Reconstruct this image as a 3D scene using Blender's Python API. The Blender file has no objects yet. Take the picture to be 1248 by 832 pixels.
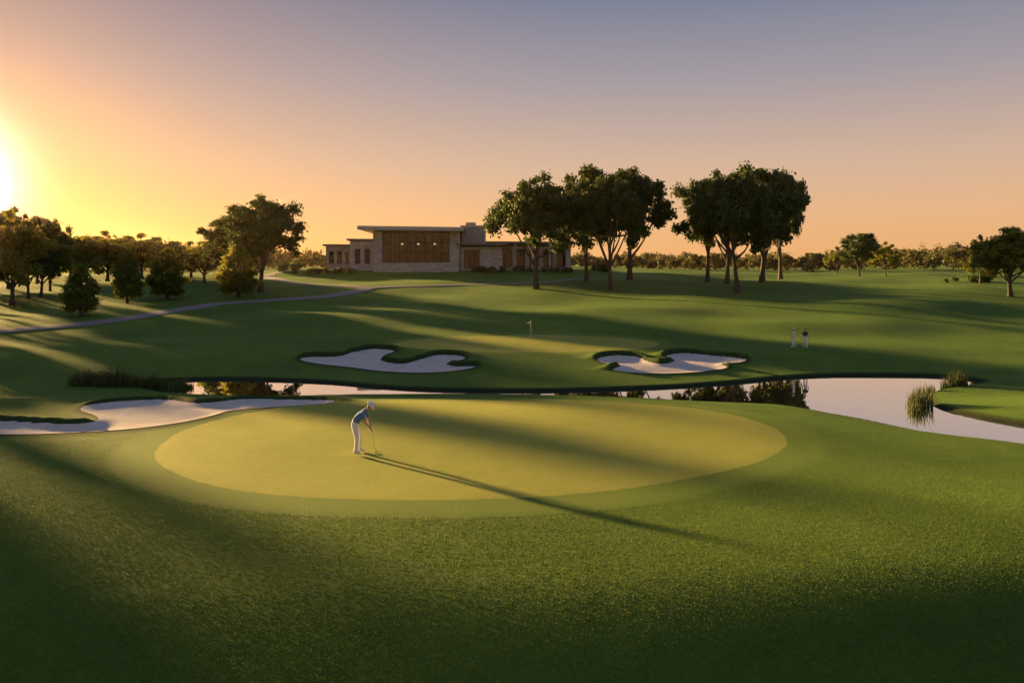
import bpy, bmesh, math, random, time
import numpy as np
from mathutils import Vector, Matrix, Euler
from mathutils.geometry import delaunay_2d_cdt
T0=time.time()
scene=bpy.context.scene
F=970.0; CZ=6.5; HR=320.0; WATER=-1.2
# ------------------------------------------------------------------ helpers
def link(o,parent=None):
    scene.collection.objects.link(o)
    if parent is not None: o.parent=parent
    return o
def empty(name,loc=(0,0,0),rz=0):
    e=bpy.data.objects.new(name,None); e.empty_display_size=0.3
    e.location=loc; e.rotation_euler=(0,0,rz); return link(e)
def sstep(a,b,x):
    t=np.clip((x-a)/(b-a),0,1); return t*t*(3-2*t)
def catmull(P,closed=True,n=6):
    P=np.asarray(P,float); N=len(P); out=[]
    rng_=range(N) if closed else range(N-1)
    for i in rng_:
        if closed: p0,p1,p2,p3=P[(i-1)%N],P[i],P[(i+1)%N],P[(i+2)%N]
        else: p0,p1,p2,p3=P[max(i-1,0)],P[i],P[i+1],P[min(i+2,N-1)]
        for k in range(n):
            t=k/n
            out.append(0.5*((2*p1)+(-p0+p2)*t+(2*p0-5*p1+4*p2-p3)*t*t+(-p0+3*p1-3*p2+p3)*t**3))
    if not closed: out.append(P[-1])
    return np.array(out)
def sdf(poly,x,y,pad=12.0):
    x=np.asarray(x,float); y=np.asarray(y,float)
    sh=x.shape; x=x.ravel(); y=y.ravel()
    d=np.full(x.shape,pad)
    mn=poly.min(0)-pad; mx=poly.max(0)+pad
    m=(x>mn[0])&(x<mx[0])&(y>mn[1])&(y<mx[1])
    xs=x[m]; ys=y[m]
    if xs.size:
        best=np.full(xs.shape,1e9); ins=np.zeros(xs.shape,bool)
        A=poly; B=np.roll(poly,-1,0)
        for (ax,ay),(bx,by) in zip(A,B):
            ex,ey=bx-ax,by-ay; L=ex*ex+ey*ey+1e-12
            t=np.clip(((xs-ax)*ex+(ys-ay)*ey)/L,0,1)
            dd=(xs-ax-t*ex)**2+(ys-ay-t*ey)**2
            np.minimum(best,dd,out=best)
            if ay!=by:
                c=((ay>ys)!=(by>ys))&(xs<(bx-ax)*(ys-ay)/(by-ay)+ax)
                ins^=c
        r=np.sqrt(best); r[ins]*=-1
        d[m]=np.minimum(r,pad)
    return d.reshape(sh)
# ------------------------------------------------------------------ terrain
_py=np.arange(-80,3200,0.5)
_pz=np.interp(_py,[-80,0,10,13,18,22,36,38,40,42,44,50,60,70,85,100,112,125,138,150,200,400,3200],
                  [-1.6,-1.2,-.75,-.5,-.08,0,.03,-.05,-.32,-.65,-.95,-.85,-.35,.1,1.2,2.2,3.0,3.7,4.6,4.9,4.9,4.8,5.0])
_k=np.exp(-0.5*(np.arange(-12,13)*0.5/1.6)**2); _k/=_k.sum()
_pz=np.convolve(np.pad(_pz,12,mode='edge'),_k,mode='valid')
BUMPS=[(-1,31,.20,8,5),(9,32,.08,4,4),(14,18,.40,7,4.0),(-14,20,.12,7,4),(3,14,.12,6,3),
       (-28,60,.35,9,6),(30,75,.5,14,5),(14,84,.4,12,5),(-20,80,.5,14,6),(48,88,.9,16,6),(-50,74,.4,10,8),(25,62,.2,8,4)]
def base(x,y):
    z=np.interp(y,_py,_pz)
    for cx,cy,a,rx,ry in BUMPS:
        z=z+a*np.exp(-((x-cx)/rx)**2-((y-cy)/ry)**2)
    z=z-(0.30+0.27*sstep(-4,8,x))*sstep(16.8+.05*x,12.0,y)
    far=sstep(55,90,y)
    z=z+far*(0.22*np.sin(x*0.11+1.3+0.03*y)*np.sin(y*0.13+0.4+.04*x)+0.12*np.sin(x*0.23-y*0.19+2.0))
    z=z+0.03*np.sin(x*0.45+y*0.3)*np.sin(y*0.5-x*.2+1)
    far2=sstep(150,400,y)
    z=z+far2*1.0*np.sin(x*0.012+1)*np.sin(y*0.01)
    left=sstep(-42,-70,x)*sstep(105,150,y); z=z-0.7*left
    right=sstep(22,60,x)*sstep(100,150,y); z=z-1.1*right
    z=z+0.55*np.exp(-((x-18)/26)**2-((y-116)/11)**2)
    pl=sstep(-44,-37,x)*sstep(20,13,x)*sstep(131,138,y)*sstep(185,172,y)
    z=z*(1-pl)+5.3*pl
    return z
def px_flat(pts,z):
    out=[]
    for px,py in pts:
        Y=F*(CZ-z)/(py-HR); out.append(((px-624)*Y/F,Y))
    return np.array(out)
pond_px=[(168,470),(200,465),(260,463),(330,464),(400,467),(455,472),(520,476),(600,477.5),(690,477),(760,475),(830,472),(900,467),(950,462),(1000,459),(1060,458),(1130,459),(1175,462),(1195,467),(1170,472),(1137,478),(1128,486),(1140,496),(1175,505),(1215,513),(1270,521),(1400,530),
         (1420,575),(1330,560),(1248,547),(1170,537),(1110,526),(1050,513),(990,503),(920,497),(850,491),(780,487),(700,484),(600,482),(520,482),(440,482.5),(350,484),(260,483),(200,479)]
POND=catmull(px_flat(pond_px,WATER),True,4)
def terr1(x,y):
    x=np.asarray(x,float); y=np.asarray(y,float)
    z=base(x,y)
    d=sdf(POND,x,y,9.0)
    s=sstep(-0.5,6.0,d)
    shore=WATER+0.16*sstep(0.0,0.35,d)-0.5*sstep(0,1.5,-d)+0.02*np.clip(d,0,9)
    z2=shore*(1-s)+z*s
    z2=np.where(d<0,shore,z2)
    return z2
def unproj(px,py,fn=terr1):
    Y=np.concatenate([np.arange(9,90,0.1),np.arange(90,420,0.4)])
    X=(px-624)/F*Y
    zt=fn(X,Y); zr=CZ-(py-HR)/F*Y
    h=np.nonzero(zr<=zt)[0]
    i=h[0] if len(h) else len(Y)-1
    if i==0: return (X[0],Y[0])
    a=zr[i-1]-zt[i-1]; b=zr[i]-zt[i]; t=a/(a-b+1e-9); t=min(max(t,0),1)
    y=Y[i-1]+(Y[i]-Y[i-1])*t
    return ((px-624)/F*y,y)
def outline(pts,n=6): return catmull([unproj(a,b) for a,b in pts],True,n)
GREEN1=outline([(183,560),(192,541),(225,522),(290,505),(370,493),(450,488.5),(560,487),(680,487.5),(780,491),(870,500),(930,514),(962,532),(958,549),(915,568),(840,585),(740,600),(620,609),(500,611),(380,608),(280,598),(215,581)],5)
GREEN2=outline([(478,420),(500,414),(560,410),(640,408),(720,409),(775,413),(805,418),(790,424),(740,428),(660,430),(580,429),(510,425)],5)
B1=outline([(-60,514),(0,514),(60,517),(105,517),(120,512),(112,506),(98,501),(108,495),(150,490),(200,488),(235,492),(265,491),(300,487.5),(350,488),(405,489),(398,493),(340,497),(285,501),(258,508),(215,517),(150,525),(60,530),(0,531),(-60,531)],5)
B2=outline([(366,439),(380,435.5),(412,435),(430,430),(455,426),(481,428),(468,434),(466,440),(490,444),(515,438),(535,433),(560,434),(566,438),(545,443),(556,447),(580,447),(560,452),(515,455),(465,453),(425,448),(388,444)],5)
B3=outline([(728,438),(745,434),(775,435),(790,441),(808,444),(822,440),(812,434),(835,431),(870,434),(907,438),(903,442),(880,444),(886,449),(850,454),(795,456),(748,452),(756,446),(736,443)],5)
BUNK=[(B1,0.10,0.20),(B2,0.07,0.36),(B3,0.07,0.36)]
def terrain(x,y,sheet=False):
    x=np.asarray(x,float); y=np.asarray(y,float)
    z=terr1(x,y)
    for P,dep,lip in BUNK:
        d=sdf(P,x,y,4.0)
        if not np.any(d<3.9): continue
        e=0.15
        gy=(sdf(P,x,y+e,4.0)-sdf(P,x,y-e,4.0))/(2*e)
        z=z+np.where(d>0, lip*sstep(-0.3,0.7,gy)*np.exp(-((d-.25)/0.75)**2)*sstep(-0.0,0.2,d)+0.05*np.exp(-(d/0.4)**2), -dep*sstep(0,0.8,-d)+0.05*np.exp(-(d/.3)**2))
    return z
def tz(x,y): return float(terrain(np.array([x]),np.array([y]))[0])
def nonuni(lo,f0,f1,hi,st,g):
    a=list(np.arange(f0,f1+1e-6,st))
    s=st; v=f1
    while v<hi: s=min(s*g,60); v+=s; a.append(v)
    s=st; v=f0; b=[]
    while v>lo: s=min(s*g,60); v-=s; b.append(v)
    return np.array(b[::-1]+a)
xs=nonuni(-1800,-38,38,1800,0.2,1.045); ys=nonuni(-60,10,74,3000,0.2,1.03)
GX,GY=np.meshgrid(xs,ys)
GZ=terrain(GX,GY)
dpond=sdf(POND,GX,GY,9.0)
dg1=sdf(GREEN1,GX,GY,4.0); dg2=sdf(GREEN2,GX,GY,4.0)
db=np.minimum(np.minimum(sdf(B1,GX,GY,4.),sdf(B2,GX,GY,4.)),sdf(B3,GX,GY,4.))
GZ=GZ-0.06*sstep(0.05,0.5,-db)-0.03*sstep(0.35,0.9,-np.minimum(dg1,dg2))
def mesh_arrays(name,V,Q,mats,midx=None,attrs=None,smooth=None,nsides=4):
    me=bpy.data.meshes.new(name)
    V=np.ascontiguousarray(V,dtype=np.float32); Q=np.ascontiguousarray(Q,dtype=np.int32)
    me.vertices.add(len(V)); me.vertices.foreach_set('co',V.ravel())
    me.loops.add(Q.size); me.loops.foreach_set('vertex_index',Q.ravel())
    me.polygons.add(len(Q)); me.polygons.foreach_set('loop_start',np.arange(len(Q),dtype=np.int32)*nsides)
    if midx is not None: me.polygons.foreach_set('material_index',np.asarray(midx,dtype=np.int32))
    for m in mats: me.materials.append(m)
    me.update(calc_edges=True)
    if smooth is not None:
        s=np.full(len(Q),bool(smooth)) if np.isscalar(smooth) else np.asarray(smooth,bool)
        me.polygons.foreach_set('use_smooth',s)
    if attrs:
        for k,(dom,arr) in attrs.items():
            a=me.attributes.new(k,'FLOAT',dom); a.data.foreach_set('value',np.ascontiguousarray(arr,dtype=np.float32).ravel())
    me.validate(); return me
# ------------------------------------------------------------------ materials
def newmat(name):
    m=bpy.data.materials.new(name); m.use_nodes=True; nt=m.node_tree
    return m,nt,nt.nodes['Principled BSDF'],nt.nodes['Material Output']
def N(nt,t,**kw):
    n=nt.nodes.new(t)
    for k,v in kw.items():
        if k.startswith('i_'): n.inputs[k[2:].replace('_',' ')].default_value=v
        else: setattr(n,k,v)
    return n
def noise(nt,scale,detail=3,rough=.55,vec=None):
    n=N(nt,'ShaderNodeTexNoise'); n.inputs['Scale'].default_value=scale; n.inputs['Detail'].default_value=detail; n.inputs['Roughness'].default_value=rough
    if vec is not None: nt.links.new(vec,n.inputs['Vector'])
    return n.outputs['Fac']
def ramp(nt,fac,stops):
    r=N(nt,'ShaderNodeValToRGB'); e=r.color_ramp.elements
    while len(e)<len(stops): e.new(0.5)
    for el,(p,c) in zip(e,stops): el.position=p; el.color=(*c,1) if len(c)==3 else c
    nt.links.new(fac,r.inputs[0]); return r.outputs[0]
def mixc(nt,fac,a,b,mode='MIX'):
    m=N(nt,'ShaderNodeMix',data_type='RGBA',blend_type=mode)
    for s,v in ((0,fac),(6,a),(7,b)):
        if isinstance(v,(int,float)): m.inputs[s].default_value=v
        elif isinstance(v,tuple): m.inputs[s].default_value=(*v,1)
        else: nt.links.new(v,m.inputs[s])
    return m.outputs[2]
def math_(nt,op,a,b=None):
    m=N(nt,'ShaderNodeMath',operation=op)
    for i,v in enumerate((a,b)):
        if v is None: continue
        if isinstance(v,(int,float)): m.inputs[i].default_value=v
        else: nt.links.new(v,m.inputs[i])
    return m.outputs[0]
def attr(nt,name): return N(nt,'ShaderNodeAttribute',attribute_name=name).outputs['Fac']
def bump(nt,h,strength,dist,bs,prev=None):
    b=N(nt,'ShaderNodeBump'); b.inputs['Strength'].default_value=strength; b.inputs['Distance'].default_value=dist
    nt.links.new(h,b.inputs['Height'])
    if prev is not None: nt.links.new(prev,b.inputs['Normal'])
    if bs is not None: nt.links.new(b.outputs[0],bs.inputs['Normal'])
    return b.outputs[0]
def simple(name,col,rough=.7,metal=0,var=0.12,scale=8,bmp=0):
    m,nt,bs,o=newmat(name); tc=N(nt,'ShaderNodeTexCoord').outputs['Object']
    n=noise(nt,scale,4,.6,tc)
    a=tuple(c*(1-var) for c in col); b=tuple(min(1,c*(1+var)) for c in col)
    nt.links.new(ramp(nt,n,[(.3,a),(.7,b)]),bs.inputs['Base Color'])
    bs.inputs['Roughness'].default_value=rough; bs.inputs['Metallic'].default_value=metal
    if bmp: bump(nt,n,bmp,.02,bs)
    return m
def grassmat(name,dark,mid,light,fine,bst,bd,shore=False):
    m,nt,bs,o=newmat(name); tc=N(nt,'ShaderNodeTexCoord').outputs['Object']
    big=noise(nt,.11,3,.5,tc); med=noise(nt,.9,4,.6,tc); fin=noise(nt,fine,3,.7,tc); clump=noise(nt,7,4,.65,tc)
    s=math_(nt,'ADD',math_(nt,'ADD',math_(nt,'MULTIPLY',big,.25),math_(nt,'MULTIPLY',clump,.25)),math_(nt,'ADD',math_(nt,'MULTIPLY',med,.15),math_(nt,'MULTIPLY',fin,.35)))
    c=ramp(nt,s,[(.38,dark),(.5,mid),(.62,light)])
    if shore:
        c=mixc(nt,math_(nt,'MULTIPLY',attr(nt,'fringe'),.6),c,ramp(nt,fin,[(.3,(.13,.20,.025)),(.7,(.19,.25,.035))]))
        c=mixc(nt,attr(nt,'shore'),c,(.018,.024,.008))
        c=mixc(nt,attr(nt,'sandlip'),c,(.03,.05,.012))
    nt.links.new(c,bs.inputs['Base Color']); bs.inputs['Roughness'].default_value=.85
    bs.inputs['Specular IOR Level'].default_value=.15
    b1=bump(nt,med,.3,.06,None)
    if shore: b1=bump(nt,clump,.6,.06,None,b1)
    bump(nt,fin,bst,bd,bs,b1)
    return m
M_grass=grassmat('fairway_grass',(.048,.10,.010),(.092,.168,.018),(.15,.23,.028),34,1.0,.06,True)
M_green=grassmat('putting_green_grass',(.22,.245,.034),(.28,.29,.048),(.335,.335,.064),60,.9,.02)
M_sand,nt,bs,o=newmat('bunker_sand'); tc=N(nt,'ShaderNodeTexCoord').outputs['Object']
n1=noise(nt,1.2,5,.6,tc); n2=noise(nt,30,3,.6,tc)
nt.links.new(ramp(nt,n1,[(.3,(.48,.41,.36)),(.7,(.62,.54,.47))]),bs.inputs['Base Color']); bs.inputs['Roughness'].default_value=.9
w=N(nt,'ShaderNodeTexWave'); w.inputs['Scale'].default_value=3.2; w.inputs['Distortion'].default_value=5; nt.links.new(tc,w.inputs['Vector'])
bump(nt,n2,.5,.02,bs,bump(nt,w.outputs['Fac'],.35,.02,None))
M_water,nt,bs,o=newmat('pond_water'); tc=N(nt,'ShaderNodeTexCoord').outputs['Object']
bs.inputs['Base Color'].default_value=(.03,.04,.03,1); bs.inputs['Roughness'].default_value=.02
gl=N(nt,'ShaderNodeBsdfGlossy'); gl.inputs['Roughness'].default_value=.01; gl.inputs['Color'].default_value=(1,.98,.95,1)
nn=noise(nt,1.4,2,.5,tc); bb=bump(nt,nn,.02,.015,bs); nt.links.new(bb,gl.inputs['Normal'])
mx=N(nt,'ShaderNodeMixShader'); mx.inputs[0].default_value=.88; nt.links.new(bs.outputs[0],mx.inputs[1]); nt.links.new(gl.outputs[0],mx.inputs[2]); nt.links.new(mx.outputs[0],o.inputs[0])
M_path=simple('path_asphalt',(.19,.165,.15),.85,0,.12,3)
def leafmat(name,dark,light,trans,tmix=.35):
    m,nt,bs,o=newmat(name); a=attr(nt,'tint')
    c=ramp(nt,a,[(0,dark),(1,light)])
    nt.links.new(c,bs.inputs['Base Color']); bs.inputs['Roughness'].default_value=.6; bs.inputs['Specular IOR Level'].default_value=.25
    tr=N(nt,'ShaderNodeBsdfTranslucent'); tc_=mixc(nt,.6,c,trans); nt.links.new(tc_,tr.inputs['Color'])
    mx=N(nt,'ShaderNodeMixShader'); mx.inputs[0].default_value=tmix
    nt.links.new(bs.outputs[0],mx.inputs[1]); nt.links.new(tr.outputs[0],mx.inputs[2]); nt.links.new(mx.outputs[0],o.inputs[0]); return m
M_leaf=leafmat('oak_leaves',(.018,.038,.008),(.068,.11,.02),(.09,.11,.015),.25)
M_leafy=leafmat('young_leaves',(.07,.11,.014),(.15,.20,.03),(.36,.28,.03),.5)
M_far=leafmat('distant_leaves',(.03,.048,.012),(.075,.10,.024),(.18,.13,.02),.35)
M_reed=leafmat('reed_blades',(.04,.06,.014),(.11,.14,.035),(.15,.15,.03),.3)
M_blade=leafmat('grass_blades',(.06,.115,.012),(.14,.215,.026),(.19,.23,.03),.35)
M_bark=simple('bark',(.065,.048,.036),.9,0,.3,6,.5)
# ------------------------------------------------------------------ ground
ny,nx=GX.shape
V=np.stack([GX.ravel(),GY.ravel(),GZ.ravel()],1)
idx=np.arange(nx*ny).reshape(ny,nx)
Q=np.stack([idx[:-1,:-1],idx[:-1,1:],idx[1:,1:],idx[1:,:-1]],-1).reshape(-1,4)
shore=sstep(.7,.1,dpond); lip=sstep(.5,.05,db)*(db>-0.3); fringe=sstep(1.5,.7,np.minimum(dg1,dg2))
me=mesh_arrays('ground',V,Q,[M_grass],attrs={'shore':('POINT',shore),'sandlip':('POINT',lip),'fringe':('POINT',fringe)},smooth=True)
link(bpy.data.objects.new('ground',me))
me=mesh_arrays('pond',[(-34,28,WATER),(70,28,WATER),(70,60,WATER),(-34,60,WATER)],[(0,1,2,3)],[M_water]); link(bpy.data.objects.new('pond',me))
# short rough grass blades over the near ground: one object
rs=np.random.RandomState(77); n=440000
y=11*np.exp(rs.random(n)*math.log(30/11.)); x=rs.uniform(-.78,.78,n)*y
k=(sdf(GREEN1,x,y,4.)>1.3)&(sdf(POND,x,y,9.)>2.5)&(sdf(B1,x,y,4.)>1.2); x=x[k];y=y[k];n=len(x)
z=terrain(x,y)-.004
H=rs.uniform(.014,.034,n)*(1-.5*sstep(20,30,y)); th=rs.random(n)*6.283; ln=rs.uniform(.1,.8,n)*H; w=rs.uniform(.003,.006,n)*(1+y/20); dx=np.cos(th);dy=np.sin(th)
a2=rs.random(n)*6.283; wx=np.cos(a2)*w; wy=np.sin(a2)*w
V=np.stack([np.stack([x-wx,y-wy,z],1),np.stack([x+wx,y+wy,z],1),np.stack([x+dx*ln,y+dy*ln,z+H],1)],1).reshape(-1,3)
me=mesh_arrays('grass',V,np.arange(3*n).reshape(-1,3),[M_blade],None,{'tint':('FACE',rs.random(n))},nsides=3); link(bpy.data.objects.new('grass',me))
def sheet(name,P,mat,step,off,sink=0.0):
    area=0.5*np.sum(P[:,0]*np.roll(P[:,1],-1)-np.roll(P[:,0],-1)*P[:,1])
    if area<0: P=P[::-1]
    mn=P.min(0); mx=P.max(0)
    a,b=np.meshgrid(np.arange(mn[0],mx[0],step),np.arange(mn[1],mx[1],step)); a=a.ravel(); b=b.ravel()
    d=sdf(P,a,b,3.0); k=d<-step*.35; a=a[k]; b=b[k]
    pts=[Vector((float(p[0]),float(p[1]))) for p in P]+[Vector((float(u),float(v))) for u,v in zip(a,b)]
    r=delaunay_2d_cdt(pts,[],[list(range(len(P)))],1,1e-5)
    vv=np.array([(v.x,v.y) for v in r[0]]); dd=sdf(P,vv[:,0],vv[:,1],3.0)
    z=terrain(vv[:,0],vv[:,1])+off-(off+sink)*(1-sstep(0,.45,-dd))*(sink>0)
    me=bpy.data.meshes.new(name); me.from_pydata(np.column_stack([vv,z]).tolist(),[],[list(f) for f in r[2]])
    me.materials.append(mat); me.polygons.foreach_set('use_smooth',[True]*len(me.polygons)); me.update()
    return link(bpy.data.objects.new(name,me))
sheet('putting_green',GREEN1,M_green,.25,.008,.004); sheet('putting_green',GREEN2,M_green,.4,.012,.004)
for P in (B1,B2,B3): sheet('sand_bunker',P,M_sand,.25,.012)
def ribbon(name,pts,width):
    C=catmull([unproj(a,b) for a,b in pts],False,10)
    t=np.gradient(C,axis=0); t/=np.linalg.norm(t,axis=1)[:,None]+1e-9; nrm=np.stack([-t[:,1],t[:,0]],1)
    rows=[]; K=6
    for j in range(K+1):
        p=C+nrm*width*(j/K-.5); rows.append(np.column_stack([p,terrain(p[:,0],p[:,1])+(.06 if 0<j<K else .03)]))
    V=np.stack(rows,1).reshape(-1,3); n=len(C); id_=np.arange(n*(K+1)).reshape(n,K+1)
    Q=np.stack([id_[:-1,1:],id_[:-1,:-1],id_[1:,:-1],id_[1:,1:]],-1).reshape(-1,4)
    me=mesh_arrays(name,V,Q,[M_path],smooth=True); return link(bpy.data.objects.new(name,me))
ribbon('cart_path',[(-220,424),(-100,414),(0,404),(80,397),(150,389),(215,378),(270,370),(330,366),(390,362),(428,356),(446,351.5),(420,348.5),(385,347),(350,343.5),(328,339),(330,334),(350,331)],2.3)
ribbon('cart_path',[(446,351.5),(500,349),(560,347.5),(620,345.5),(680,342.5),(720,339)],1.8)
print('ground',time.time()-T0)
# ------------------------------------------------------------------ trees
def tube(P,R,sides=6):
    P=np.asarray(P,float); n=len(P); t=np.gradient(P,axis=0); t/=np.linalg.norm(t,axis=1)[:,None]+1e-9
    ref=np.array([0,1,0.]) if abs(t[0][2])>.7 else np.array([0,0,1.])
    V=[]
    for i in range(n):
        u=np.cross(t[i],ref); u/=np.linalg.norm(u)+1e-9; v=np.cross(t[i],u)
        for k in range(sides):
            a=2*math.pi*k/sides; V.append(P[i]+R[i]*(math.cos(a)*u+math.sin(a)*v))
    Q=[]
    for i in range(n-1):
        for k in range(sides):
            a=i*sides+k; b=i*sides+(k+1)%sides; Q.append((a,b,b+sides,a+sides))
    for base_,rev in ((0,True),((n-1)*sides,False)):
        if sides==6:
            q=[(base_,base_+1,base_+2,base_+3),(base_,base_+3,base_+4,base_+5)]
            Q+= [x[::-1] for x in q] if rev else q
    return np.array(V),np.array(Q)
def leaves(rs,C,R,n,size,squash=.8,shell=.35):
    k=len(C); per=np.maximum(3,(n*(R**2)/np.sum(R**2))).astype(int)
    ci=np.repeat(np.arange(k),per); m=len(ci)
    d=rs.normal(size=(m,3)); d/=np.linalg.norm(d,axis=1)[:,None]
    r=(shell+(1-shell)*rs.random(m))*R[ci]*(1+.24*rs.normal(size=m))
    p=C[ci]+d*r[:,None]*np.array([1,1,squash])
    nr=d*.7+rs.normal(size=(m,3))*.7+np.array([0,0,.25]); nr/=np.linalg.norm(nr,axis=1)[:,None]
    a=rs.normal(size=(m,3)); u=np.cross(nr,a); u/=np.linalg.norm(u,axis=1)[:,None]; v=np.cross(nr,u)
    s=size*(.6+.8*rs.random(m))[:,None]
    V=np.stack([p-u*s,p-v*s*.6,p+u*s,p+v*s*.6],1).reshape(-1,3)
    Q=np.arange(m*4).reshape(-1,4)
    ct=rs.random(k)
    tint=np.clip(.25+.35*ct[ci]+.3*rs.random(m)+.25*d[:,2]*.5,0,1)
    return V,Q,tint
def tree_mesh(name,seed,H,W,nleaf,size,leaf,kind='round',trunk=.3,ncl=44):
    rs=np.random.RandomState(seed)
    Vs=[];Qs=[];M=[];T=[];off=0
    def add(V,Q,mi,t):
        nonlocal off
        Vs.append(V);Qs.append(Q+off);M.append(np.full(len(Q),mi));T.append(t if t is not None else np.full(len(Q),.5)); off+=len(V)
    tr=H*.022+.04
    lean=rs.normal(size=2)*.03*H
    hs=np.linspace(0,1,8)
    tp=np.column_stack([lean[0]*hs+.01*H*np.sin(hs*5+seed),lean[1]*hs+.01*H*np.cos(hs*4+seed),hs*.8*H])
    if kind=='round': tp[:,2]=hs*H*.62
    rr=tr*(1-.8*hs); rr[0]*=1.5
    tp[0,2]=-.25
    add(*tube(tp,rr),0,None)
    C=[];R=[]
    cz=H*(trunk+(1-trunk)*.5); hz=H*(1-trunk)*.5
    if kind=='round':
        nl=7+rs.randint(3)
        lobes=[]
        for i in range(nl):
            a=2*math.pi*i/nl+rs.normal()*.25; rad=W*.5*rs.uniform(.42,.66); zz=cz+hz*rs.uniform(-.5,.35)
            lobes.append((np.array([math.cos(a)*rad,math.sin(a)*rad,zz]),W*rs.uniform(.17,.24)))
        for i in range(3):
            a=2.1*i+rs.random()*2; lobes.append((np.array([math.cos(a)*.2*W,math.sin(a)*.2*W,H-W*rs.uniform(.2,.32)]),W*.2))
        lobes.append((np.array([0,0,H-W*.19]),W*.18))
        lobes.append((np.array([rs.normal()*.06*W,rs.normal()*.06*W,cz+.05*H]),W*.27))
        for c,r in lobes:
            s0=tp[rs.randint(2,7)]
            mid=(s0*.5+c*.5)+np.array([0,0,-.05*H])*rs.random()
            q=catmull([s0,mid,c],False,3); add(*tube(q,np.linspace(tr*.5,tr*.1,len(q))),0,None)
            for j in range(max(4,int(ncl/len(lobes)))):
                d=rs.normal(size=3); d/=np.linalg.norm(d); cc=c+d*r*rs.uniform(.3,1.08)*np.array([1,1,.85])
                C.append(cc);R.append(r*rs.uniform(.22,.48))
                q=np.array([c*.8+s0*.2,(c+cc)/2+rs.normal(size=3)*.03*W,cc]); add(*tube(q,[tr*.16,tr*.1,tr*.03],6),0,None)
    else:
        for j in range(ncl):
            t=(j+rs.random())/ncl; zz=H*trunk+(H*(1-trunk))*t*.93
            prof=math.sin(math.pi*min(1,(t*.80+.20)))**.75
            a=j*2.4+rs.normal()*.3; rad=W*.5*prof*rs.uniform(.35,.78)
            cc=np.array([math.cos(a)*rad,math.sin(a)*rad,zz]); C.append(cc);R.append(W*.5*rs.uniform(.26,.40)*(1-.5*t))
            s0=np.array([0,0,max(zz-.5*rad-.1*H,H*.12)])
            add(*tube([s0,(s0+cc)/2,cc],[tr*.25,tr*.15,tr*.04],6),0,None)
    V,Q,t=leaves(rs,np.array(C),np.array(R),nleaf,size); add(V,Q,1,t)
    V=np.concatenate(Vs);Q=np.concatenate(Qs)
    return mesh_arrays(name,V,Q,[M_bark,leaf],np.concatenate(M),{'tint':('FACE',np.concatenate(T))},smooth=False)
BIG=[tree_mesh('shade_tree_mesh_%d'%i,11+i*7,10,9.2-.3*(i%2),24000,.145,M_leaf,'round',.24,130) for i in range(5)]
YNG=[tree_mesh('young_tree_mesh_%d'%i,91+i*5,10,6.6,12000,.19,M_leafy,'cone',.14,80) for i in range(3)]
MED=[tree_mesh('park_tree_mesh_%d'%i,51+i*5,10,9.5,15000,.18,M_leafy,'round',.12,100) for i in range(3)]
rnd=random.Random(4)
def plant(name,me,x,y,h,w=1.0,rz=None):
    o=bpy.data.objects.new(name,me); s=h/10
    o.location=(x,y,tz(x,y)-.05); o.scale=(s*w,s*w,s); o.rotation_euler=(0,0,rnd.random()*6.28 if rz is None else rz); return link(o)
def plant_px(name,me,px,row,top,wpx=None,nomw=9.4):
    x,y=unproj(px,row); h=(row-top)*y/F; 
    w=1 if wpx is None else (wpx*y/F)/(nomw*h/10)
    return plant(name,me,x,y,h,w)
for i,(px,row,top,wpx) in enumerate([(654,352,210,126),(716,343,192,100),(745,353,203,106),(768,341,196,122),(861,344,212,102),(898,357,198,118),(929,344,194,118),(885,346,203,98),(950,340,205,86)]):
    plant_px('shade_tree',BIG[i%5],px,row,top,wpx)
for i,(px,row,top,wpx) in enumerate([(98,385,319,48),(155,369,302,42),(204,365,300,54),(290,362,295,56)]):
    plant_px('young_linden_tree',YNG[i%3],px,row,top,wpx,6.6)
for i,(px,row,top,wpx) in enumerate([(318,356,235,122),(285,350,255,92)]): plant_px('oak_tree',BIG[(i+2)%5],px,row,top,wpx)
for i,(px,row,top,wpx) in enumerate([(14,372,256,96),(50,362,276,76),(-30,365,262,90),(130,343,281,84),(250,345,290,72),(86,343,284,86),(172,340,284,84),(212,342,290,70),(-70,350,264,90),(60,345,279,80),(105,340,283,90),(150,338,286,80),(232,338,294,70),(20,342,276,80)]): plant_px('maple_tree',(MED[0],MED[1],MED[2])[(i+1)%3],px,row,top,wpx,9.5)
for i,(px,row,top,wpx) in enumerate([(1048,337,280,60),(1079,336,294,38),(1232,361,270,104),(1195,345,286,46),(990,331,306,30),(1020,333,300,30)]): plant_px('field_maple_tree',(BIG[1],MED[1])[i%2] if i!=2 else MED[2],px,row,top,wpx)
AZ=math.radians(-50); EL=math.radians(8.0)
ux,uy=math.sin(AZ),math.cos(AZ)
for i,(s,t,h,w) in enumerate([(22.0,88,11.5,.50),(29.6,112,13.5,.34),
      (10.3,90,12.5,.32),(6.2,90,13.5,.38),(2.2,86,12.5,.50),(-3,92,13,.6),(-10,84,12.5,.7),
      (34,118,12,.6),(39.5,124,11.5,.7),(46,132,11,.7),(42,116,10,.6),
      (13,80,7.2,.9),(17,82,7.4,.9),(20.5,84,7.4,.9),(24,98,8,.9),(28,104,8.5,.9),(32,108,8.5,.9),(19,96,8,.9),(36,106,8.5,.9)]):
    x=s*uy+t*ux; y=-s*ux+t*uy
    plant('shadow_casting_tree',(BIG+MED)[i%8],x,y,h,w)  # added trees, mostly out of view, placed and sized for the shadows they cast
print('trees',time.time()-T0)
rs=np.random.RandomState(5); Vs=[];Qs=[];Ts=[];off=0
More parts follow.
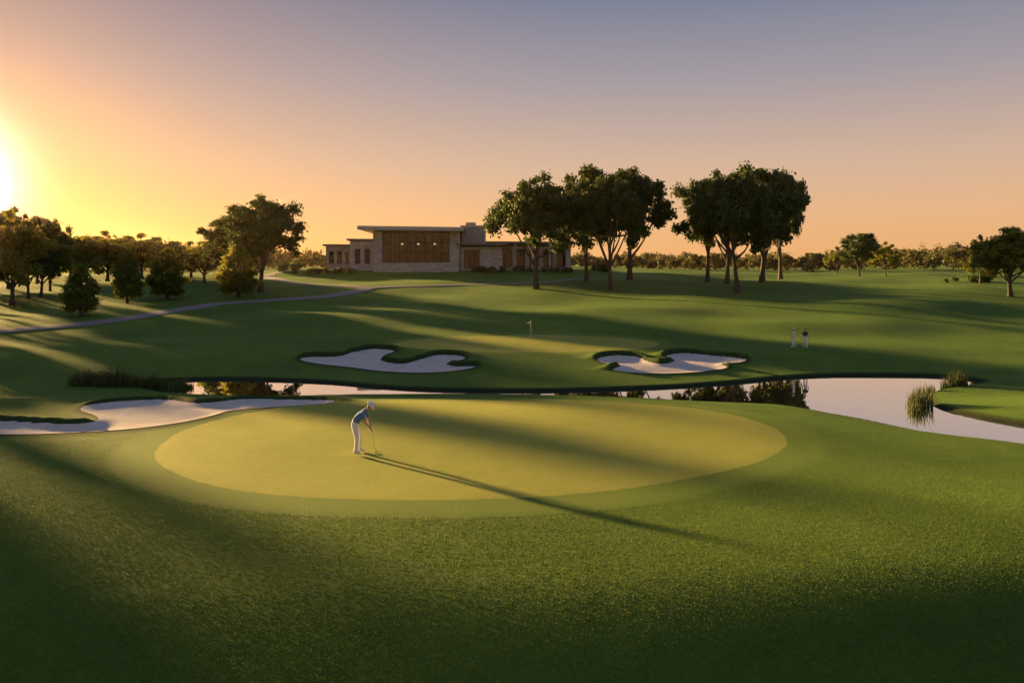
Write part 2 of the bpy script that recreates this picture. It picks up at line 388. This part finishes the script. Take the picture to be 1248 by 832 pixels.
TOPS=([-400,0,60,120,180,240,300,400,440,600,700,780,850,1000,1090,1150,1200,1260,1700],[268,274,280,281,282,290,292,300,303,303,302,304,302,303,294,290,290,286,282])
px=-420
while px<1700:
    px+=rs.uniform(3,6); Y=rs.uniform(220,330); X=(px-624)/F*Y
    top=np.interp(px,*TOPS)+rs.choice([rs.uniform(-2,5),rs.uniform(4,14)]); gz=float(base(np.array([X]),np.array([Y]))[0])
    h=max(3.0,(CZ+(HR-top)/F*Y)-gz); w=h*rs.uniform(.9,1.4)
    k=26; d=rs.normal(size=(k,3)); d/=np.linalg.norm(d,axis=1)[:,None]
    C=np.array([X,Y,gz+h*.46])+d*np.array([w*.38,w*.38,h*.36])*rs.uniform(.1,1,size=(k,1)); R=np.full(k,w*.14)*rs.uniform(.6,1.4,k)
    V,Q,t=leaves(rs,C,R,700,.42); Vs.append(V);Qs.append(Q+off);Ts.append(np.clip(t*.7+rs.uniform(-.1,.3),0,1)); off+=len(V)
me=mesh_arrays('distant_trees',np.concatenate(Vs),np.concatenate(Qs),[M_far],None,{'tint':('FACE',np.concatenate(Ts))}); link(bpy.data.objects.new('distant_trees',me))
def shrub(name,x0,x1,y,h,dep,seed,mat=M_leaf,n=2500):
    rs=np.random.RandomState(seed); k=max(5,int((x1-x0)*1.4)); cx=rs.uniform(x0,x1,k); cy=y+rs.uniform(-dep/2,dep/2,k)
    gz=terrain(cx,cy); R=np.full(k,h*.5)*rs.uniform(.7,1.2,k); C=np.column_stack([cx,cy,gz+R*.75])
    V,Q,t=leaves(rs,C,R,n,.13); me=mesh_arrays(name,V,Q,[mat],None,{'tint':('FACE',t)}); return link(bpy.data.objects.new(name,me))
for i,(a,b,y,h) in enumerate([(-37,-25,134.5,1.2),(-9,-1,134,1.2),(0,12,135,1.1),(13,17,137,1.6),(-41,-37,137,2.0)]): shrub('shrub_bed',a,b,y,h,1.6,300+i)
x,y=unproj(1180,344); shrub('hedge',x-3.8,x+3.4,y,1.5,2,310)
def reeds(name,cx,cy,rx,ry,n,h,seed):
    rs=np.random.RandomState(seed); a=rs.random(n)*6.283; r=np.sqrt(rs.random(n)); x=cx+np.cos(a)*r*rx; y=cy+np.sin(a)*r*ry
    z=np.maximum(terrain(x,y),WATER-.15)-.03; H=h*rs.uniform(.45,1.2,n)*(1-.45*r); th=rs.random(n)*6.283; ln=rs.uniform(.05,.45,n)*H
    w=.016+.01*rs.random(n); dx=np.cos(th);dy=np.sin(th); px_=-dy*w;py_=dx*w
    V=np.stack([np.stack([x-px_,y-py_,z],1),np.stack([x+px_,y+py_,z],1),
                np.stack([x+dx*ln*.35+px_*.8,y+dy*ln*.35+py_*.8,z+H*.6],1),np.stack([x+dx*ln*.35-px_*.8,y+dy*ln*.35-py_*.8,z+H*.6],1),
                np.stack([x+dx*ln+px_*.1,y+dy*ln+py_*.1,z+H],1),np.stack([x+dx*ln-px_*.1,y+dy*ln-py_*.1,z+H],1)],1).reshape(-1,3)
    b=np.arange(n)[:,None]*6; Q=np.concatenate([b+np.array([[0,1,2,3]]),b+np.array([[3,2,4,5]])]); t=np.tile(rs.random(n),2)
    me=mesh_arrays(name,V,Q,[M_reed],None,{'tint':('FACE',t)}); return link(bpy.data.objects.new(name,me))
for i,(px,row,rx,ry,n,h) in enumerate([(105,474,1.0,1.0,500,1.0),(140,474,1.6,1.0,900,1.2),(190,475,1.3,.6,600,1.2),(222,473,.7,.5,380,.9),(1121,495,.7,.45,240,1.5),(1114,502,.35,.25,90,1.0),(1130,478,.5,.4,120,.7),(1163,473,.8,.5,280,1.3)]):
    Y=F*(CZ-WATER)/(row-HR); reeds('reed_clump',(px-624)/F*Y,Y,rx,ry,n,h,400+i)
# ------------------------------------------------------------------ clubhouse
def stone(name,c1,c2,mort,sx=.9,sy=.3):
    m,nt,bs,o=newmat(name); tc=N(nt,'ShaderNodeTexCoord').outputs['Object']; s=N(nt,'ShaderNodeSeparateXYZ'); nt.links.new(tc,s.inputs[0])
    c=N(nt,'ShaderNodeCombineXYZ'); nt.links.new(math_(nt,'ADD',s.outputs[0],s.outputs[1]),c.inputs[0]); nt.links.new(s.outputs[2],c.inputs[1])
    b=N(nt,'ShaderNodeTexBrick'); nt.links.new(c.outputs[0],b.inputs['Vector']); b.inputs['Scale'].default_value=1
    b.inputs['Brick Width'].default_value=sx; b.inputs['Row Height'].default_value=sy; b.inputs['Mortar Size'].default_value=.018
    b.inputs['Color1'].default_value=(*c1,1);b.inputs['Color2'].default_value=(*c2,1);b.inputs['Mortar'].default_value=(*mort,1)
    n=noise(nt,1.7,4,.6,tc); col=mixc(nt,.5,b.outputs['Color'],ramp(nt,n,[(.3,(.55,.55,.55)),(.7,(1.25,1.2,1.15))]),'MULTIPLY')
    nt.links.new(col,bs.inputs['Base Color']); bs.inputs['Roughness'].default_value=.85; bump(nt,b.outputs['Fac'],-.5,.03,bs); return m
M_stone=stone('limestone',(.62,.56,.50),(.42,.38,.35),(.22,.2,.18))
M_stone2=stone('dark_stone',(.42,.39,.38),(.31,.29,.28),(.15,.14,.13),.6,.25)
M_roof=simple('roof_metal',(.15,.13,.12),.5,.0,.15,1)
M_soff=simple('timber_soffit',(.22,.13,.07),.6,0,.2,2)
M_frame=simple('window_frame',(.02,.018,.017),.4,.3)
M_int=simple('interior_wall',(.07,.062,.055),.8)
M_conc=simple('concrete',(.46,.43,.41),.8,0,.1,2)
M_glass,nt,bs,o=newmat('window_glass')
gl=N(nt,'ShaderNodeBsdfGlossy'); gl.inputs['Roughness'].default_value=.02; tr=N(nt,'ShaderNodeBsdfTransparent'); tr.inputs['Color'].default_value=(.3,.3,.31,1)
mx=N(nt,'ShaderNodeMixShader'); fr=N(nt,'ShaderNodeFresnel'); fr.inputs[0].default_value=1.5
nt.links.new(fr.outputs[0],mx.inputs[0]); nt.links.new(tr.outputs[0],mx.inputs[1]); nt.links.new(gl.outputs[0],mx.inputs[2]); nt.links.new(mx.outputs[0],o.inputs[0])
M_lampglow,nt,bs,o=newmat('lit_lamp'); bs.inputs['Emission Color'].default_value=(1,.6,.25,1); bs.inputs['Emission Strength'].default_value=12.0
CH=empty('modern_clubhouse',(-12.5,138,5.3))
S=F/138.0
def box(name,x0,x1,y0,y1,z0,z1,mat,parent=CH,bev=0.0):
    me=bpy.data.meshes.new(name); bm=bmesh.new()
    r=bmesh.ops.create_cube(bm,size=1)
    for v in bm.verts: v.co=Vector(((x0+x1)/2+v.co.x*(x1-x0),(y0+y1)/2+v.co.y*(y1-y0),(z0+z1)/2+v.co.z*(z1-z0)))
    if bev: bmesh.ops.bevel(bm,geom=bm.edges[:],offset=bev,segments=2,affect='EDGES')
    bm.to_mesh(me); bm.free(); me.materials.append(mat); o=bpy.data.objects.new(name,me); return link(o,parent)
def X(px): return (px-624)/S+12.5
def glazed(nm,x0,x1,y,z0,z1,nv,nh,fw=.1):
    box(nm+'_glass',x0,x1,y,y+.03,z0,z1,M_glass)
    for i in range(nv+1):
        x=x0+(x1-x0)*i/nv; box(nm+'_mullion_%d'%i,x-fw/2,x+fw/2,y-.1,y-.012,z0,z1,M_frame)
    for j in range(nh+1):
        z=z0+(z1-z0)*j/nh; box(nm+'_transom_%d'%j,x0,x1,y-.075,y-.008,z-fw/2,z+fw/2,M_frame)
box('plinth',X(388),X(700),-1.6,20,-.8,.0,M_conc)
box('terrace_wall',X(459),X(560),-3.2,-1.7,-.9,1.05,M_stone)
box('terrace_cap',X(458),X(561),-3.3,-1.6,1.055,1.2,M_conc)
hx0,hx1=X(466),X(548)
box('hall_floor',hx0,hx1,.3,13,.9,1.15,M_conc)
box('hall_back_wall',hx0,hx1,13.01,13.4,0.0,6.5,M_int)
box('stone_pier',X(455),hx0-.01,-.3,13.4,0,6.6,M_stone)
box('stone_pier',hx1+.01,X(560),-.3,13.4,0,6.6,M_stone)
glazed('hall',hx0,hx1,.3,1.2,6.45,8,3,.12)
box('hall_base',hx0,hx1,-.1,.28,0.01,1.19,M_stone)
for i in range(4):
    x=hx0+1.5+i*2.9; box('interior_column_%d'%i,x,x+.45,6,6.45,1.16,6.4,M_conc)
    box('pendant_lamp_%d'%i,x+1.2,x+1.5,4,4.3,4.4,4.65,M_lampglow)
def roof(nm,x0,x1,y0,y1,zl,zr,th,mat):
    me=bpy.data.meshes.new(nm); z0,z1=zl,zr
    V=[(x0,y0,z0),(x1,y0,z1),(x1,y1,z1-.3),(x0,y1,z0-.3),(x0,y0,z0+th),(x1,y0,z1+th),(x1,y1,z1-.3+th),(x0,y1,z0-.3+th)]
    me.from_pydata(V,[],[(0,3,2,1),(4,5,6,7),(0,1,5,4),(1,2,6,5),(2,3,7,6),(3,0,4,7)]); me.materials.append(mat); return link(bpy.data.objects.new(nm,me),CH)
roof('main_roof',X(440),X(566),-3.0,15,7.0,6.75,.45,M_roof)
roof('main_soffit',X(441),X(565),-2.9,14.9,6.83,6.58,.16,M_soff)
roof('roof_fascia',X(439.6),X(566.4),-3.12,-3.01,7.08,6.83,.38,M_conc)
box('left_wing_wall',X(425),X(455)-.01,1.0,12,0,5.0,M_stone)
roof('left_wing_roof',X(422),X(456),.2,12.5,5.06,5.02,.3,M_roof)
box('left_low_wall',X(393),X(425)-.01,2.5,12,0,4.1,M_stone2)
roof('left_low_roof',X(390),X(427),1.8,12.5,4.15,4.11,.3,M_roof)
for i,(a,b) in enumerate([(397,403),(407,413),(417,422)]):
    box('left_window_%d'%i,X(a),X(b),2.44,2.49,1.2,3.2,M_glass); box('left_window_frame_%d'%i,X(a)-.1,X(b)+.1,2.4,2.43,1.0,1.15,M_frame); box('left_window_back_%d'%i,X(a),X(b),2.491,2.498,1.2,3.2,M_frame)
for i,(a,b) in enumerate([(431,438),(443,450)]):
    box('wing_window_%d'%i,X(a),X(b),.94,.985,1.0,3.6,M_frame)
box('stone_tower',X(562)+.02,X(590),2.2,9,0,7.4,M_stone2)
box('tower_cap',X(560.5),X(591.5),1.9,9.3,7.42,7.75,M_conc)
box('chimney',X(566),X(578),4,6,7.76,8.35,M_stone2)
box('entry_block',X(561),X(612),.4,2.18,0.02,3.9,M_stone)
glazed('entry',X(566),X(584),.3,.3,3.4,3,1,.09); box('entry_back',X(566),X(584),.34,.38,.3,3.4,M_int)
roof('entry_roof',X(556),X(618),-.9,2.15,4.3,4.2,.3,M_roof)
box('right_wing_wall',X(590)+.02,X(697),2.5,13,0.0,4.1,M_stone)
roof('right_wing_roof',X(592),X(701),0.6,13.6,4.6,4.5,.32,M_roof)
box('clerestory',X(600),X(690),3.0,12,4.11,4.45,M_frame)
for i in range(5):
    a=612+i*17; glazed('right_window_%d'%i,X(a),X(a+11),2.35,.5,3.5,3,1,.08); box('right_window_back_%d'%i,X(a),X(a+11),2.40,2.47,.5,3.5,M_int)
for i in range(5): box('porch_post_%d'%i,X(606+i*21),X(608+i*21),.9,1.2,-.3,4.5,M_stone)
box('hvac_unit',X(640),X(652),6,8,4.9,5.5,M_conc)
# ------------------------------------------------------------------ people
M_skin=simple('skin',(.45,.27,.18),.6,0,.06,20); M_white=simple('white_cotton',(.66,.66,.67),.85,0,.05,10); M_blue=simple('light_blue_shirt',(.075,.15,.36),.85,0,.08,10)
M_dark=simple('navy_shirt',(.025,.03,.05),.85,0,.1,10); M_shoe=simple('shoe_leather',(.55,.55,.55),.5); M_hair=simple('hair',(.06,.04,.025),.8,0,.3,60)
M_steel=simple('steel',(.5,.5,.52),.25,.9); M_grip=simple('rubber_grip',(.02,.02,.02),.8); M_grey=simple('grey_trousers',(.33,.33,.34),.85)
M_eye=simple('eye',(.05,.04,.04),.3); M_lips=simple('lips',(.35,.14,.11),.6)
def skinbody(name,J,E,mats,labels,parent):
    names=list(J); me=bpy.data.meshes.new(name+'_skel'); me.from_pydata([J[n][0] for n in names],[(names.index(a),names.index(b)) for a,b in E],[])
    o=bpy.data.objects.new(name+'_skel',me); link(o)
    m=o.modifiers.new('s','SKIN'); m.use_smooth_shade=True; s=o.modifiers.new('u','SUBSURF'); s.levels=3; s.render_levels=3
    for i,n in enumerate(names):
        r=J[n][1]; r=(r,r) if isinstance(r,(int,float)) else r
        me.skin_vertices[0].data[i].radius=r; me.skin_vertices[0].data[i].use_root=(i==0)
    dg=bpy.context.evaluated_depsgraph_get(); dg.update(); ev=o.evaluated_get(dg); nm=bpy.data.meshes.new_from_object(ev)
    bpy.data.objects.remove(o); nm.name=name
    bm=bmesh.new(); bm.from_mesh(nm); bmesh.ops.recalc_face_normals(bm,faces=bm.faces[:]); bm.to_mesh(nm); bm.free()
    nm.materials.clear()
    for mt in mats: nm.materials.append(mt)
    def rad(k):
        r=J[k][1]; return r if isinstance(r,(int,float)) else sum(r)/2
    n=len(nm.polygons); c=np.empty(n*3); nm.polygons.foreach_get('center',c); c=c.reshape(-1,3)
    best=np.full(n,1e9); lab=np.zeros(n,np.int32)
    for i,(ka,kb) in enumerate(E):
        a=np.array(J[ka][0]); b=np.array(J[kb][0]); d=b-a; t=np.clip(((c-a)@d)/(d@d),0,1)
        q=np.linalg.norm(a+d*t[:,None]-c,axis=1)-.8*(rad(ka)*(1-t)+rad(kb)*t); k=q<best; best[k]=q[k]; lab[k]=labels[i]
    nm.polygons.foreach_set('material_index',lab); nm.polygons.foreach_set('use_smooth',[True]*n); nm.update()
    return link(bpy.data.objects.new(name,nm),parent)
def multi_tube(name,items,mat,parent,smooth=True):
    Vs=[];Qs=[];off=0
    for P,R in items:
        V,Q=tube(P,R); Vs.append(V);Qs.append(Q+off);off+=len(V)
    me=mesh_arrays(name,np.concatenate(Vs),np.concatenate(Qs),[mat],smooth=smooth); return link(bpy.data.objects.new(name,me),parent)
def ell(bm,c,r,mi,seg=20,rings=14,fn=None):
    g=bmesh.ops.create_uvsphere(bm,u_segments=seg,v_segments=rings,radius=1)
    for v in g['verts']:
        co=v.co.copy()
        if fn: co=fn(co)
        v.co=Vector((c[0]+co.x*r[0],c[1]+co.y*r[1],c[2]+co.z*r[2]))
    for f in {f for v in g['verts'] for f in v.link_faces}: f.material_index=mi; f.smooth=True
def head(parent,loc,pitch,hat=True,yaw=0,hatmat=None):
    bm=bmesh.new()
    def jaw(c):
        if c.z<0: c.x*=1+.04*c.z; c.y*=1-.28*(-c.z)
        if c.z<-.55 and c.x>0: c.x+=.22*(-c.z-.55)
        return c
    ell(bm,(0,0,0),(.098,.076,.122),0,24,18,jaw)
    ell(bm,(.100,0,-.012),(.020,.013,.026),0,10,8); ell(bm,(.052,0,-.096),(.034,.028,.022),0,12,8)
    for s in (1,-1):
        ell(bm,(-.005,s*.078,-.005),(.018,.009,.032),0,10,8); ell(bm,(.086,s*.030,.012),(.010,.014,.009),2,10,8); ell(bm,(.09,s*.03,.032),(.008,.02,.005),1,8,6)
    ell(bm,(.082,0,-.058),(.010,.024,.008),3,10,8)
    def hr(c):
        if c.x>.35 and c.z<.5: c.x=.35
        return c
    ell(bm,(-.012,0,.022),(.102,.085,.118),1,20,14,hr)
    if hat:
        def crown(c):
            c.z=max(c.z,0); return c
        ell(bm,(-.005,0,.045),(.108,.096,.10),4,24,12,crown)
        n=28; ring=[]
        for r,z in ((1.0,.056),(1.0,.046),(1.6,.030),(1.6,.022)):
            ring.append([bm.verts.new((-.005+.108*r*math.cos(2*math.pi*k/n),.096*r*math.sin(2*math.pi*k/n),z-.012*math.cos(2*math.pi*k/n)**2)) for k in range(n)])
        for a,b in ((0,2),(2,3),(3,1)):
            for k in range(n):
                f=bm.faces.new((ring[a][k],ring[a][(k+1)%n],ring[b][(k+1)%n],ring[b][k])); f.material_index=4; f.smooth=True
        bmesh.ops.recalc_face_normals(bm,faces=bm.faces[:])
    me=bpy.data.meshes.new('head'); bm.to_mesh(me); bm.free()
    for m in (M_skin,M_hair,M_eye,M_lips,hatmat or M_white): me.materials.append(m)
    o=bpy.data.objects.new('head',me); o.location=loc; o.rotation_euler=Euler((0,pitch,yaw),'XYZ'); return link(o,parent)
EDG=[('pelvis','waist',2),('waist','spine',0),('spine','chest',0),('chest','neck',0),('neck','skull',1)]
for s in 'LR': EDG+=[('chest','sh'+s,0),('sh'+s,'cuff'+s,0),('cuff'+s,'el'+s,1),('el'+s,'wr'+s,1),('wr'+s,'palm'+s,1),('pelvis','hip'+s,2),('hip'+s,'kn'+s,2),('kn'+s,'an'+s,2),('an'+s,'heel'+s,3),('an'+s,'toe'+s,3)]
def person(loc,rz,J,mats,headloc,pitch,hat,hatmat=None,hands=None,sc=1.0):
    e=empty('golfer',loc,rz); e.scale=(sc,sc,sc)
    for s in 'LR':
        a=Vector(J['sh'+s][0]); b=Vector(J['el'+s][0]); J['cuff'+s]=(tuple(a.lerp(b,.72)),.052)
        a=Vector(J['an'+s][0]); J['heel'+s]=((a.x-.045,a.y,.04),.04)
    skinbody('body',J,[(a,b) for a,b,_ in EDG],mats,[l for *_,l in EDG],e)
    head(e,headloc,pitch,hat,0,hatmat)
    items=[]
    for s,sg in (('L',1),('R',-1)):
        w=Vector(J['wr'+s][0]); p=Vector(J['palm'+s][0]); d=(p-w).normalized(); side=Vector(hands[0]).normalized(); cur=Vector(hands[1]); cur=Vector((cur.x,cur.y*sg,cur.z)).normalized()
        for i,L in enumerate((.068,.078,.074,.058)):
            b=p+side*(.027-.018*i); q1=b+d*L*.45+cur*L*.12; q2=q1+d*L*.25+cur*L*.35; q3=q2+cur*L*.35-d*L*.1
            items.append(([b-d*.02,q1,q2,q3],[.0105,.0095,.0085,.006]))
        b=w+(p-w)*.35+side*.025; items.append(([b,b+side*.02+d*.03,b+side*.02+d*.055+cur*.02],[.012,.011,.007]))
    multi_tube('fingers',items,M_skin,e); return e
J={'pelvis':((-.15,0,.95),(.115,.14)),'waist':((-.10,0,1.04),(.115,.135)),'spine':((.0,0,1.17),(.115,.135)),'chest':((.13,0,1.32),(.115,.14)),'neck':((.26,0,1.43),.062),'skull':((.32,0,1.48),.052)}
for s,g in (('L',1),('R',-1)):
    J.update({'sh'+s:((.19,g*.175,1.35),.07),'el'+s:((.25,g*.19,1.07),.046),'wr'+s:((.37,g*.05,.87),.030),'palm'+s:((.39,g*.034,.79-.03*g),.028),
      'hip'+s:((-.11,g*.10,.87),.098),'kn'+s:((.0,g*.16,.50),.074),'an'+s:((-.05,g*.18,.10),.052),'toe'+s:((.15,g*.21,.04),.038)})
gx,gy=unproj(437,553)
G=person((gx,gy,tz(gx,gy)+.010),math.radians(-6),J,[M_blue,M_skin,M_white,M_shoe],(.40,0,1.535),math.radians(50),True,M_white,((.3,0,.9),(0,-1,0)),1.05)
hx=.56; sh=np.array([.405,0,.80]); hd=np.array([hx,0.03,.045]); top_=sh+(sh-hd)/np.linalg.norm(sh-hd)*.12
multi_tube('putter_shaft',[([sh,(sh+hd)/2,hd],[.008,.007,.006])],M_steel,G); multi_tube('putter_grip',[([top_,sh-(sh-hd)*.12],[.014,.012])],M_grip,G)
box('putter_head',hx-.02,hx+.03,-.03,.09,.012,.042,M_steel,G,.005)
bx,by=unproj(457,549.5); bm=bmesh.new(); bmesh.ops.create_icosphere(bm,subdivisions=3,radius=.0215)
for v in bm.verts: v.co*=1-.02*(math.sin(v.co.x*700)*math.sin(v.co.y*700)*math.sin(v.co.z*700)>.3)
me=bpy.data.meshes.new('golf_ball'); bm.to_mesh(me); bm.free(); me.materials.append(M_white); o=bpy.data.objects.new('golf_ball',me); o.location=(bx,by,tz(bx,by)+.029); link(o)
def standing(spread,armfwd):
    J={'pelvis':((0,0,.95),(.115,.14)),'waist':((0,0,1.05),(.11,.13)),'spine':((.01,0,1.17),(.11,.13)),'chest':((.0,0,1.34),(.115,.145)),'neck':((0,0,1.48),.058),'skull':((.015,0,1.55),.05)}
    for s,g in (('L',1),('R',-1)):
        f=spread*g
        J.update({'sh'+s:((0,g*.175,1.40),.068),'el'+s:((-.03+armfwd*.3,g*.25,1.12),.045),'wr'+s:((.05+armfwd,g*.24,.90+armfwd*.3),.030),'palm'+s:((.07+armfwd,g*.24,.82+armfwd*.5),.028),
        'hip'+s:((0,g*.10,.88),.095),'kn'+s:((.03+f*.5,g*.11,.49),.07),'an'+s:((f,g*.12,.09),.05),'toe'+s:((f+.18,g*.14,.04),.038)})
    return J
for px,row,rz,mats,sp,af,hat in [(967.5,423.5,2.6,[M_white,M_skin,M_white,M_shoe],.10,.10,True),(981.5,424,-1.9,[M_dark,M_skin,M_white,M_shoe],.13,.03,False)]:
    x,y=unproj(px,row); h=24*y/F
    person((x,y,tz(x,y)),rz,standing(sp,af),mats,(.025,0,1.66),.1,hat,M_white,((0,0,1),(-.6,0,-.2)),h/1.78)
fx,fy=unproj(647,411); fz=tz(fx,fy); FL=empty('golf_flag',(fx,fy,fz))
multi_tube('flag_pole',[([(0,0,-.05),(0,0,.7),(0,0,1.45)],[.02,.018,.016])],M_white,FL)
me=bpy.data.meshes.new('pennant'); P=[]
for i in range(9):
    u=i/8; 
    for v in (0,.5,1): P.append((-.02-u*.36,.03*math.sin(u*7),1.42-.28*v*(1-.6*u)-.1*u-.06*u*(1-v)))
me.from_pydata(P,[],[(i*3+j,i*3+j+1,i*3+j+4,i*3+j+3) for i in range(8) for j in range(2)]); me.materials.append(simple('flag_cloth',(.7,.55,.2),.8)); link(bpy.data.objects.new('pennant',me),FL)
# ------------------------------------------------------------------ sky / sun / haze
sd=Vector((math.sin(AZ)*math.cos(EL),math.cos(AZ)*math.cos(EL),math.sin(EL)))
L=bpy.data.lights.new('sun','SUN'); L.energy=23; L.angle=math.radians(2.2); L.color=(1,.62,.22)
lo=bpy.data.objects.new('sun',L); lo.rotation_euler=sd.to_track_quat('Z','Y').to_euler(); lo.location=(-60,60,30); link(lo)
w=bpy.data.worlds.new('World'); scene.world=w; w.use_nodes=True; nt=w.node_tree; bg=nt.nodes['Background']
tc=N(nt,'ShaderNodeTexCoord').outputs['Generated']; sp=N(nt,'ShaderNodeSeparateXYZ'); nt.links.new(tc,sp.inputs[0])
t=math_(nt,'DIVIDE',math_(nt,'MAXIMUM',sp.outputs[2],0.0),.6)
c=ramp(nt,t,[(0.02,(.84,.41,.16)),(.10,(.78,.44,.23)),(.2,(.63,.42,.30)),(.36,(.36,.31,.335)),(.52,(.18,.20,.285)),(1,(.13,.18,.31))])
GA=math.radians(-36.5); GE=math.radians(4.5); gd=Vector((math.sin(GA)*math.cos(GE),math.cos(GA)*math.cos(GE),math.sin(GE)))
dt=N(nt,'ShaderNodeVectorMath',operation='DOT_PRODUCT'); nt.links.new(tc,dt.inputs[0]); dt.inputs[1].default_value=gd
dp=math_(nt,'MAXIMUM',dt.outputs['Value'],0.0)
def addglow(c,p,amp,col):
    g=math_(nt,'MULTIPLY',math_(nt,'POWER',dp,p),amp)
    v=N(nt,'ShaderNodeVectorMath',operation='SCALE'); v.inputs[0].default_value=col; nt.links.new(g,v.inputs['Scale'])
    a=N(nt,'ShaderNodeVectorMath',operation='ADD'); nt.links.new(c,a.inputs[0]); nt.links.new(v.outputs[0],a.inputs[1]); return a.outputs[0]
c=addglow(c,9,.20,(1,.20,-.30)); c=addglow(c,60,.38,(1,.32,-.10)); c=addglow(c,600,4.5,(1,.85,.75))
sk=N(nt,'ShaderNodeTexSky',sky_type='NISHITA'); sk.sun_disc=False; sk.sun_elevation=EL; sk.sun_rotation=AZ
m=N(nt,'ShaderNodeMix',data_type='RGBA',blend_type='ADD'); m.inputs[0].default_value=.01; nt.links.new(c,m.inputs[6]); nt.links.new(sk.outputs[0],m.inputs[7])
nt.links.new(m.outputs[2],bg.inputs[0]); bg.inputs[1].default_value=1.0
me=bpy.data.meshes.new('evening_haze'); bm=bmesh.new(); bmesh.ops.create_cube(bm,size=1)
for v in bm.verts: v.co=Vector((v.co.x*1400,70+(v.co.y+.5)*600,-3+(v.co.z+.5)*32))
bm.to_mesh(me); bm.free(); hz=bpy.data.materials.new('haze_volume'); hz.use_nodes=True; nt=hz.node_tree; nt.nodes.remove(nt.nodes['Principled BSDF'])
vs=N(nt,'ShaderNodeVolumeScatter'); vs.inputs['Density'].default_value=.00022; vs.inputs['Anisotropy'].default_value=.8; vs.inputs['Color'].default_value=(1,.72,.45,1)
nt.links.new(vs.outputs[0],nt.nodes['Material Output'].inputs['Volume']); me.materials.append(hz); link(bpy.data.objects.new('evening_haze',me))
# ------------------------------------------------------------------ camera
cam=bpy.data.cameras.new('camera'); co=bpy.data.objects.new('camera',cam); link(co); co.location=(0,0,CZ); co.rotation_euler=(math.pi/2,0,0)
cam.sensor_width=36; cam.lens=36*F/1248; cam.shift_y=-(416-HR)/1248; cam.clip_start=.1; cam.clip_end=6000
scene.camera=co
scene.view_settings.view_transform='Standard'; scene.view_settings.look='None'; scene.view_settings.exposure=0
print('done',time.time()-T0)
